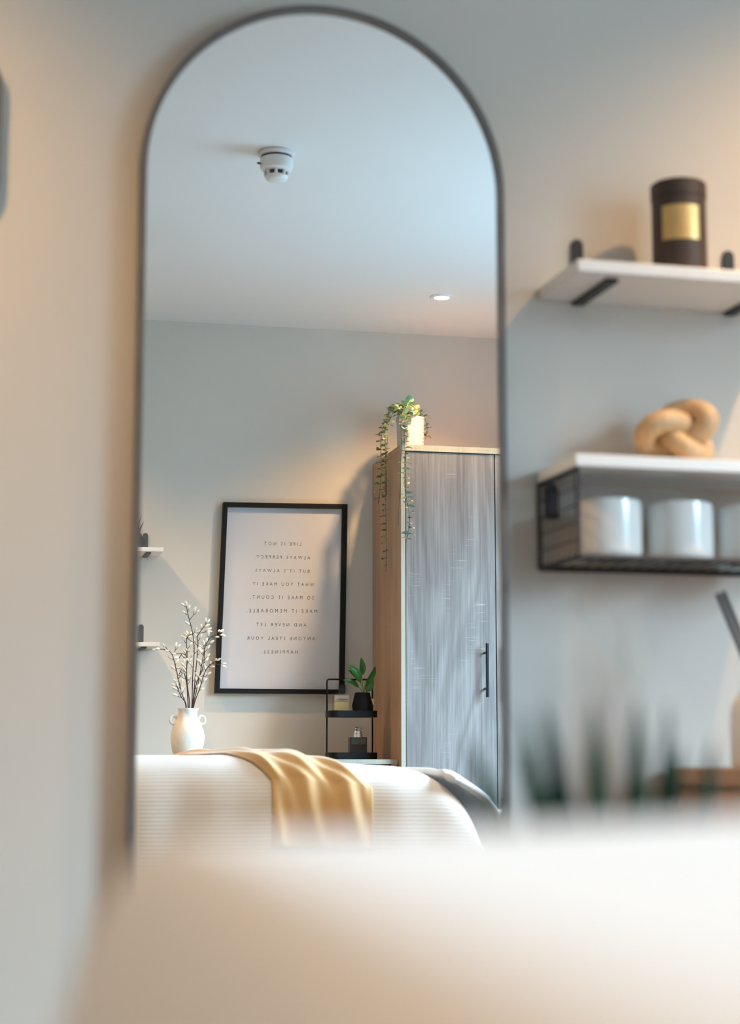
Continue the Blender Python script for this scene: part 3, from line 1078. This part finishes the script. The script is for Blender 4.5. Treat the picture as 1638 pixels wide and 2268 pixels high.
TW = [[(0.838, 0.964), (0.838, 1.068), (0.841, 1.165), (0.832, 1.229), (0.815, 1.286), (0.807, 1.318)],
      [(0.831, 0.963), (0.82, 1.068), (0.822, 1.148), (0.821, 1.205), (0.836, 1.226)],
      [(0.844, 0.964), (0.852, 1.068), (0.861, 1.181), (0.86, 1.217), (0.879, 1.246), (0.897, 1.269)],
      [(0.847, 0.964), (0.862, 1.052), (0.873, 1.117), (0.885, 1.181), (0.906, 1.214), (0.937, 1.22)],
      [(0.817, 0.963), (0.801, 1.019), (0.786, 1.083), (0.776, 1.124), (0.764, 1.156), (0.739, 1.168), (0.712, 1.168)],
      [(0.815, 0.963), (0.798, 0.995), (0.785, 1.019), (0.778, 1.035)],
      [(0.823, 0.963), (0.815, 1.068), (0.814, 1.132), (0.796, 1.148), (0.78, 1.128)],
      [(0.849, 0.964), (0.863, 1.028), (0.878, 1.084), (0.894, 1.109), (0.918, 1.125)],
      [(0.828, 0.963), (0.822, 1.052), (0.81, 1.1), (0.8, 1.076)],
      [(0.842, 0.964), (0.85, 1.036), (0.873, 1.1), (0.877, 1.149), (0.872, 1.181)]]
TWL = ['tallest upright pussy willow branch in the white vase', 'pussy willow branch forking near the tallest branch in the vase',
       'pussy willow branch rising beside the black poster frame', 'pussy willow branch whose tip overlaps the black poster frame',
       'long pussy willow branch arching towards the empty wall shelf', 'shortest pussy willow branch leaning over the vase rim',
       'pussy willow branch with a drooping tip facing the empty wall shelf', 'low pussy willow branch curving towards the poster corner',
       'small drooping pussy willow branch in the middle of the vase', 'twisted pussy willow branch among the upright stems of the vase']
budm = None
b = bm_new()
bmesh.ops.create_uvsphere(b, u_segments=10, v_segments=7, radius=1)
for v in b.verts:
    zz = v.co.z
    k = 1.0 if zz < 0 else 1 - 0.35 * zz
    v.co = Vector((v.co.x * 0.0042 * k, v.co.y * 0.0042 * k, 0.0095 * (zz + 0.9)))
budm = bpy.data.meshes.new('bud')
b.to_mesh(budm); b.free()
for p in budm.polygons:
    p.use_smooth = True
budm.materials.append(M['bud'])
def grow_branch(i, pts, rnd):
    """stem path, twiglets and buds of one branch"""
    lean = rnd.uniform(-0.075, 0.075)                      # how far the branch leans to or from the wall
    ny = rnd.uniform(-0.020, 0.020)                        # where it passes the neck of the vase
    nx = max(-0.021, min(0.021, pts[0][0] - vx))
    fk = rnd.uniform(0.9, 1.4)
    path = [(vx + nx * fk, vy + ny * fk, vz + 0.012), (vx + nx * 0.8, vy + ny * 0.85, vz + 0.150), (vx + nx, vy + ny, pts[0][1] + 0.01)]
    for k, (x, z) in enumerate(pts[1:], 1):
        path.append((x, vy + ny + lean * (k / (len(pts) - 1)) ** 1.3, z))
    sp = smooth_path(path, 6)
    n = len(sp)
    twl, buds = [], []
    kk, flip = (17 if i != 5 else 15), 1
    while kk < n - 1:
        p = sp[kk]
        tdir = (sp[min(kk + 1, n - 1)] - sp[kk - 1]).normalized()
        lat = Vector((flip, (rnd.random() - 0.5) * 1.6, 0))
        lat = (lat - tdir * lat.dot(tdir)).normalized()
        d = (tdir * 0.75 + lat * 0.65).normalized()
        ln = 0.006 + rnd.random() * 0.014 if rnd.random() < 0.8 else 0.022 + rnd.random() * 0.014
        q = p + d * ln
        midp = p + (d * 0.5 + lat * 0.18) * ln
        twl.append(([p, midp, q], [0.0012, 0.0010, 0.0009]))
        buds.append((q, d))
        if ln > 0.028:
            e = (d + lat * 0.8).normalized()
            twl.append(([midp, midp + e * 0.013], [0.001, 0.0008]))
            buds.append((midp + e * 0.012, e))
        flip = -flip
        kk += 2 if rnd.random() < 0.6 else 3
    buds.append((sp[-1], (sp[-1] - sp[-2]).normalized()))
    buds = [(q, d, 0.8 + rnd.random() * 0.4) for q, d in buds]
    return sp, twl, buds


# one draw of the random leans for each branch, chosen so that no two branches touch
DRAW = {0: 0, 1: 0, 2: 21, 3: 0, 4: 0, 5: 0, 6: 61, 7: 97, 8: 49, 9: 84}
placed = {i: grow_branch(i, TW[i], random.Random(100 * i + DRAW[i])) for i in range(len(TW))}
for i in range(len(TW)):
    sp, twl, buds = placed[i]
    t = thing('willow_branch', TWL[i], 'branch', sp[0], 'pussy willow branches in the vase')
    b = bm_new()
    n = len(sp)
    tube(b, sp, [0.0021 - 0.0009 * k / n for k in range(n)], 7)
    for tp_, tr_ in twl:
        tube(b, tp_, tr_, 5)
    link('stem', b, 'twig', t, True)
    for (q, d, sc_) in buds:
        share('bud', budm, t, q - d * 0.001, d.to_track_quat('Z', 'Y').to_matrix(), (sc_, sc_, sc_))

# ================================================================== aloe on the far shelf
ax, ay, az = 0.640, -4.035, 1.545
t = thing('aloe_plant', 'dark grey faceted pot with grey-green aloe on the white shelf', 'potted plant', (ax, ay, az))
link('pot', lathe(bm_new(), [(0.026, az), (0.040, az + 0.028), (0.022, az + 0.062), (0.020, az + 0.062), (0.020, az + 0.055)], ax, ay, 6), 'pot_grey', t)
ALO = [(0.600, 0.01, 0.125), (0.620, -0.01, 0.148), (0.645, 0.012, 0.142), (0.664, 0.0, 0.128), (0.673, 0.012, 0.104), (0.632, 0.02, 0.120), (0.61, -0.015, 0.10), (0.655, -0.015, 0.115)]
for (tx, ty, tz) in ALO:
    b = bm_new()
    blade(b, (ax + (tx - ax) * 0.25, ay + ty * 0.3, az + 0.050), (tx, ay + ty, az + tz), 0.012, -0.1 if tx > ax else 0.1, nrm=(0.3, 1, 0))
    o = link('leaf', b, 'leaf_grey', t, True)
    md = o.modifiers.new('thick', 'SOLIDIFY'); md.thickness = 0.002

# ================================================================== two-tier black rack
rx0, rx1, ry0, ry1 = 1.332, 1.512, -3.915, -3.800
rack = thing('tiered_rack', 'two-tier black metal rack standing on the dresser beside the wardrobe', 'rack', ((rx0 + rx1) / 2, (ry0 + ry1) / 2, DZ))


def rr2(x0, x1, y0, y1, r, n=8):
    return rrect(x0, x1, y0, y1, r, n)


for z0 in (DZ + 0.001, 0.9285):
    b = bm_new()
    h = 0.0235
    o1, o2 = rr2(rx0, rx1, ry0, ry1, 0.03), rr2(rx0 + 0.0022, rx1 - 0.0022, ry0 + 0.0022, ry1 - 0.0022, 0.028)
    rings = [[b.verts.new((p[0], p[1], z)) for p in pts] for pts, z in ((o1, z0), (o1, z0 + h), (o2, z0 + h), (o2, z0 + 0.003))]
    for A, B in zip(rings[:-1], rings[1:]):
        for k in range(len(A)):
            b.faces.new((A[k], A[(k + 1) % len(A)], B[(k + 1) % len(B)], B[k]))
    b.faces.new(rings[0][::-1])
    b.faces.new(rings[-1])
    link('tray', b, 'black', rack)
b = bm_new()
c = 0.008
ym_ = -3.885                                   # the hoop stands behind the things on the trays
pts = [(rx0 + 0.005, ym_, DZ + 0.004), (rx0 + 0.005, ym_, 1.067 - c)]
for k in range(1, 6):
    a = PI - PI / 2 * k / 6
    pts.append((rx0 + 0.005 + c + c * math.cos(a), ym_, 1.067 - c + c * math.sin(a)))
pts += [(rx0 + 0.005 + c, ym_, 1.067), (rx1 - 0.005 - c, ym_, 1.067)]
for k in range(1, 6):
    a = PI / 2 - PI / 2 * k / 6
    pts.append((rx1 - 0.005 - c + c * math.cos(a), ym_, 1.067 - c + c * math.sin(a)))
pts += [(rx1 - 0.005, ym_, 1.067 - c), (rx1 - 0.005, ym_, DZ + 0.004)]
link('handle_rod', tube(b, pts, 0.0031, 12), 'black', rack, True, 60)
o = link('price_tag', box(bm_new(), (rx1 - 0.0090, -3.892, 0.976), (rx1 - 0.0010, -3.878, 0.9975), 0.0005), 'tag', rack)
o['label'] = 'small white tag'

# clear perfume bottle with amber perfume
TZ = 0.932
b0, b1, by = 1.350, 1.417, -3.855
t = thing('perfume_bottle', 'clear glass perfume bottle with amber perfume and black cap, upper rack tray', 'perfume', ((b0 + b1) / 2, by, TZ))
outl = [(b0, TZ), (b1, TZ), (b1 - 0.004, TZ + 0.081), (b0 + 0.004, TZ + 0.081)]
link('bottle', prism(bm_new(), outl, 1, by - 0.014, by + 0.014, 0.002), 'perfume_glass', t)
link('amber_perfume', prism(bm_new(), [(b0 + 0.006, TZ + 0.006), (b1 - 0.006, TZ + 0.006), (b1 - 0.0075, TZ + 0.051), (b0 + 0.0075, TZ + 0.051)], 1, by - 0.009, by + 0.009), 'perfume_amber', t)
link('clear_upper', prism(bm_new(), [(b0 + 0.0075, TZ + 0.0525), (b1 - 0.0075, TZ + 0.0525), (b1 - 0.0085, TZ + 0.076), (b0 + 0.0085, TZ + 0.076)], 1, by - 0.008, by + 0.008), 'perfume_pale', t)
link('collar', box(bm_new(), (1.3745, by - 0.009, TZ + 0.0808), (1.3965, by + 0.009, TZ + 0.0855), 0.001), 'dark_glass', t)
link('cap', box(bm_new(), (1.3755, by - 0.011, TZ + 0.085), (1.3975, by + 0.011, TZ + 0.114), 0.0015), 'black', t)
lettering('lettering', 'BURBERRY', 0.01, 1.0, 0.040, ((b0 + b1) / 2 + 0.002, by + 0.0147, TZ + 0.0605), t, 'ink', height=0.0058, offset=0.01)

# dark perfume bottle on the lower tray
TZ2 = DZ + 0.0045
c0, c1, cy2 = 1.413, 1.477, -3.855
t = thing('perfume_bottle', 'dark square perfume bottle with chrome sprayer on the lower rack tray', 'perfume', ((c0 + c1) / 2, cy2, TZ2))
link('bottle', box(bm_new(), (c0, cy2 - 0.016, TZ2), (c1, cy2 + 0.016, TZ2 + 0.075), 0.002), 'dark_glass', t)
link('olive_window', box(bm_new(), (c0 + 0.005, cy2 + 0.0155, TZ2 + 0.049), (c1 - 0.004, cy2 + 0.0168, TZ2 + 0.071), 0.0004), 'dark_liquid', t)
link('sprayer', lathe(bm_new(), [(0.0165, TZ2 + 0.075), (0.0165, TZ2 + 0.087), (0.0145, TZ2 + 0.088), (0.0145, TZ2 + 0.0985), (0.012, TZ2 + 0.100)],
                      1.446, cy2, 28), 'chrome', t, True, 40)
ringp = [(1.449 + 0.0125 * math.cos(a), cy2 + 0.004 * math.cos(a * 2), TZ2 + 0.103 + 0.0065 * math.sin(a) - 0.35 * 0.0125 * math.cos(a)) for a in [2 * PI * k / 20 for k in range(20)]]
link('cap_ring', tube(bm_new(), ringp, 0.0023, 8, closed=True), 'chrome', t, True)

# small leafy plant in a black pot on the upper tray
qx, qy = 1.460, -3.842
t = thing('rack_plant', 'broad-leaved green plant in a black tapered pot on the upper rack tray', 'potted plant', (qx, qy, TZ))
link('pot', lathe(bm_new(), [(0.0325, TZ), (0.038, TZ + 0.040), (0.027, TZ + 0.086), (0.0245, TZ + 0.086), (0.024, TZ + 0.08)], qx, qy, 32), 'pot_black', t, True, 45)
link('soil', lathe(bm_new(), [(0.0245, TZ + 0.076), (0.0245, TZ + 0.081)], qx, qy, 24), 'soil', t)
SP = [((1.466, 1.012), (1.459, 1.050), (1.456, 1.082)), ((1.464, 1.012), (1.458, 1.040), (1.447, 1.060)),
      ((1.466, 1.012), (1.468, 1.045), (1.470, 1.060)), ((1.468, 1.012), (1.478, 1.030), (1.482, 1.045)), ((1.462, 1.012), (1.455, 1.028), (1.442, 1.038))]
b = bm_new()
for sp in SP:
    tube(b, smooth_path([(x, qy + 0.004, z) for x, z in sp], 4), 0.0018, 7)
link('stem', b, 'stem_pale', t, True)


def broad_leaf(bm, base, tip, width, out=(0, 1, 0), cup=0.18, bend=0.12, n=10):
    base, tip, out = Vector(base), Vector(tip), Vector(out).normalized()
    d = tip - base
    side = d.cross(out).normalized()
    prevrow = None
    for i in range(n + 1):
        t_ = i / n
        c = base + d * t_ + out * bend * d.length * math.sin(PI * t_)
        w_ = width * (math.sin(PI * min(1, t_ ** 0.8)) ** 0.75) * (1.0 - 0.25 * t_) + 0.0003
        row = [bm.verts.new(c + side * (w_ / 2 * q) + out * cup * w_ * abs(q)) for q in (-1, -0.5, 0, 0.5, 1)]
        if prevrow:
            for k in range(4):
                bm.faces.new((prevrow[k], prevrow[k + 1], row[k + 1], row[k]))
        prevrow = row
    return bm


LV = [((1.455, 1.079), (1.452, 1.146), 0.030, (0.25, 1, 0)), ((1.453, 1.060), (1.399, 1.117), 0.036, (0.2, 1, 0.3)),
      ((1.470, 1.052), (1.506, 1.115), 0.028, (0.5, 1, -0.1)), ((1.446, 1.036), (1.384, 1.062), 0.028, (0, 0.8, 0.6)),
      ((1.474, 1.020), (1.497, 1.075), 0.034, (-0.1, 1, 0)), ((1.452, 1.052), (1.402, 1.098), 0.024, (0.1, 1, 0.5))]
for i, (p, q, wd, ou) in enumerate(LV):
    b = bm_new()
    broad_leaf(b, (p[0], qy + 0.006 + 0.004 * (i % 3), p[1]), (q[0], qy + 0.008 + 0.012 * (i % 2), q[1]), wd, ou)
    link('leaf', b, 'leaf_rack', t, True)

# ================================================================== trailing plant on the wardrobe
gx, gy, gz, gr = 1.668, -3.94, WZ, 0.0535
tp = thing('trailing_plant', 'trailing eucalyptus-like plant in a dimpled white pot on top of the wardrobe', 'potted plant', (gx, gy, gz))


def dimple(a, z):
    row = math.floor((z - gz) / 0.0125)
    ph = (row % 2) * 0.5
    u = (a / (2 * PI) * 26 + ph) % 1.0 - 0.5
    v = ((z - gz) / 0.0125) % 1.0 - 0.5
    r2 = (u * u + v * v)
    return -0.0022 * max(0.0, 1 - r2 / 0.2)


prof = [(0.046, gz), (gr - 0.003, gz + 0.002)]
for k in range(1, 52):
    prof.append((gr - 0.003 + 0.003 * k / 52, gz + 0.002 + 0.148 * k / 52))
prof += [(gr + 0.0015, gz + 0.152), (gr + 0.0015, gz + 0.155), (gr - 0.003, gz + 0.155), (gr - 0.004, gz + 0.143)]
link('pot', lathe(bm_new(), prof, gx, gy, 130, dent=lambda a, z: dimple(a, z) if gz + 0.006 < z < gz + 0.148 else 0.0), 'pot_white', tp, True)
link('soil', lathe(bm_new(), [(gr - 0.005, gz + 0.136), (gr - 0.005, gz + 0.142)], gx, gy, 32), 'soil', tp)
lm = []
for nm, mm in (('leaf_teal', 'leaf_teal'), ('leaf_lime_lit', 'leaf_lime_lit'), ('leaf_deep', 'leaf_deep')):
    b = bm_new()
    broad_leaf(b, (0, 0, 0), (0, 0.015, 0.0), 0.0165, (0, 0, 1), 0.12, 0.10, 5)
    me = bpy.data.meshes.new('leaf')
    b.to_mesh(me); b.free()
    for p in me.polygons:
        p.use_smooth = True
    me.materials.append(M[mm])
    lm.append(me)
# (path, leaf spacing, leaf scale, (teal, lime, deep) weights; extra lime on top paints in warm light)
VN = [([(1.683, -3.950, 2.056), (1.718, -3.980, 2.092), (1.741, -4.000, 2.074), (1.749, -4.000, 2.040), (1.743, -4.000, 1.996)], 0.0125, 1.0, (0.2, 0.7, 0.1)),
      ([(1.653, -3.930, 2.056), (1.628, -3.910, 2.092), (1.608, -3.900, 2.098), (1.583, -3.890, 2.078)], 0.0105, 1.1, (0.3, 0.7, 0.0)),
      ([(1.668, -3.910, 2.056), (1.653, -3.880, 2.084), (1.633, -3.850, 2.072), (1.625, -3.840, 2.046)], 0.0120, 1.05, (0.2, 0.8, 0.0)),
      ([(1.673, -3.930, 2.056), (1.681, -3.910, 2.088), (1.693, -3.895, 2.081)], 0.011, 1.0, (0.2, 0.8, 0.0)),
      ([(1.643, -3.930, 2.053), (1.598, -3.87, 2.088), (1.562, -3.85, 2.060), (1.543, -3.830, 1.990), (1.544, -3.830, 1.905), (1.544, -3.830, 1.770), (1.544, -3.820, 1.670), (1.544, -3.820, 1.570), (1.544, -3.820, 1.505), (1.544, -3.820, 1.458)], 0.0215, 1.0, (0.3, 0.1, 0.6)),
      ([(1.643, -3.950, 2.053), (1.590, -3.90, 2.088), (1.562, -3.90, 2.050), (1.544, -3.900, 1.970), (1.544, -3.900, 1.885), (1.543, -3.900, 1.820), (1.538, -3.900, 1.768), (1.534, -3.900, 1.725)], 0.0205, 1.0, (0.25, 0.2, 0.55)),
      ([(1.648, -3.920, 2.053), (1.598, -3.84, 2.085), (1.560, -3.82, 2.030), (1.544, -3.810, 1.905), (1.544, -3.810, 1.820), (1.544, -3.810, 1.745)], 0.0155, 1.05, (0.35, 0.35, 0.3)),
      ([(1.658, -3.900, 2.053), (1.620, -3.76, 2.085), (1.585, -3.67, 2.040), (1.564, -3.618, 1.950), (1.567, -3.618, 1.878), (1.564, -3.618, 1.795), (1.567, -3.618, 1.729), (1.580, -3.618, 1.664), (1.583, -3.618, 1.615), (1.572, -3.618, 1.549)], 0.0150, 1.12, (0.55, 0.40, 0.05)),
      ([(1.653, -3.900, 2.053), (1.605, -3.76, 2.078), (1.565, -3.67, 2.010), (1.556, -3.628, 1.912), (1.553, -3.628, 1.813), (1.551, -3.628, 1.730), (1.546, -3.628, 1.664), (1.544, -3.628, 1.607)], 0.0240, 0.95, (0.5, 0.25, 0.25))]
rnd = random.Random(5)
nleaf = 0
for pts, step, sc, wts in VN:
    sp = smooth_path(pts, 8)
    b = bm_new()
    tube(b, sp, 0.0011, 6)
    vn = link('vine', b, 'vine_stem', tp, True)
    acc, nxt, side = 0.0, 0.012, 0.0
    for a, c in zip(sp[:-1], sp[1:]):
        seg = (c - a).length
        while acc + seg >= nxt and nleaf < 298:
            f = (nxt - acc) / seg
            p = a.lerp(c, f)
            tdir = (c - a).normalized()
            side += 2.2 + rnd.random() * 0.9
            ref = Vector((1, 0, 0)) if abs(tdir.x) < 0.8 else Vector((0, 1, 0))
            e1 = (ref - tdir * ref.dot(tdir)).normalized()
            e2 = tdir.cross(e1)
            for off in (0, PI):
                ang = side + off + (rnd.random() - 0.5) * 0.5
                rad = e1 * math.cos(ang) + e2 * math.sin(ang)
                if p.z < 2.0 and p.y < -3.68 and rad.x > -0.15:      # leaves beside the wardrobe point away from it
                    rad.x = -abs(rad.x) - 0.15
                if p.z < 2.0 and p.y > -3.68 and rad.y < 0.15:     # and those before the door towards the room
                    rad.y = abs(rad.y) + 0.15
                ydir = (rad * 0.95 + tdir * 0.25 + Vector((0, 0, 0.15))).normalized()
                zdir = Vector((rnd.uniform(-.35, .35), rnd.uniform(-.35, .35), 1.0))
                zdir = (zdir - ydir * zdir.dot(ydir)).normalized()
                xdir = ydir.cross(zdir)
                rot = Matrix((xdir, ydir, zdir)).transposed()
                r_ = rnd.random()
                me = lm[0] if r_ < wts[0] else (lm[1] if r_ < wts[0] + wts[1] else lm[2])
                s = sc * 1.42 * (0.75 + 0.5 * rnd.random())
                share('leaf', me, vn, p + ydir * 0.001, rot, (s, s, s))
                nleaf += 1
            nxt += step * (1.0 + rnd.random() * 0.5)
        acc += seg
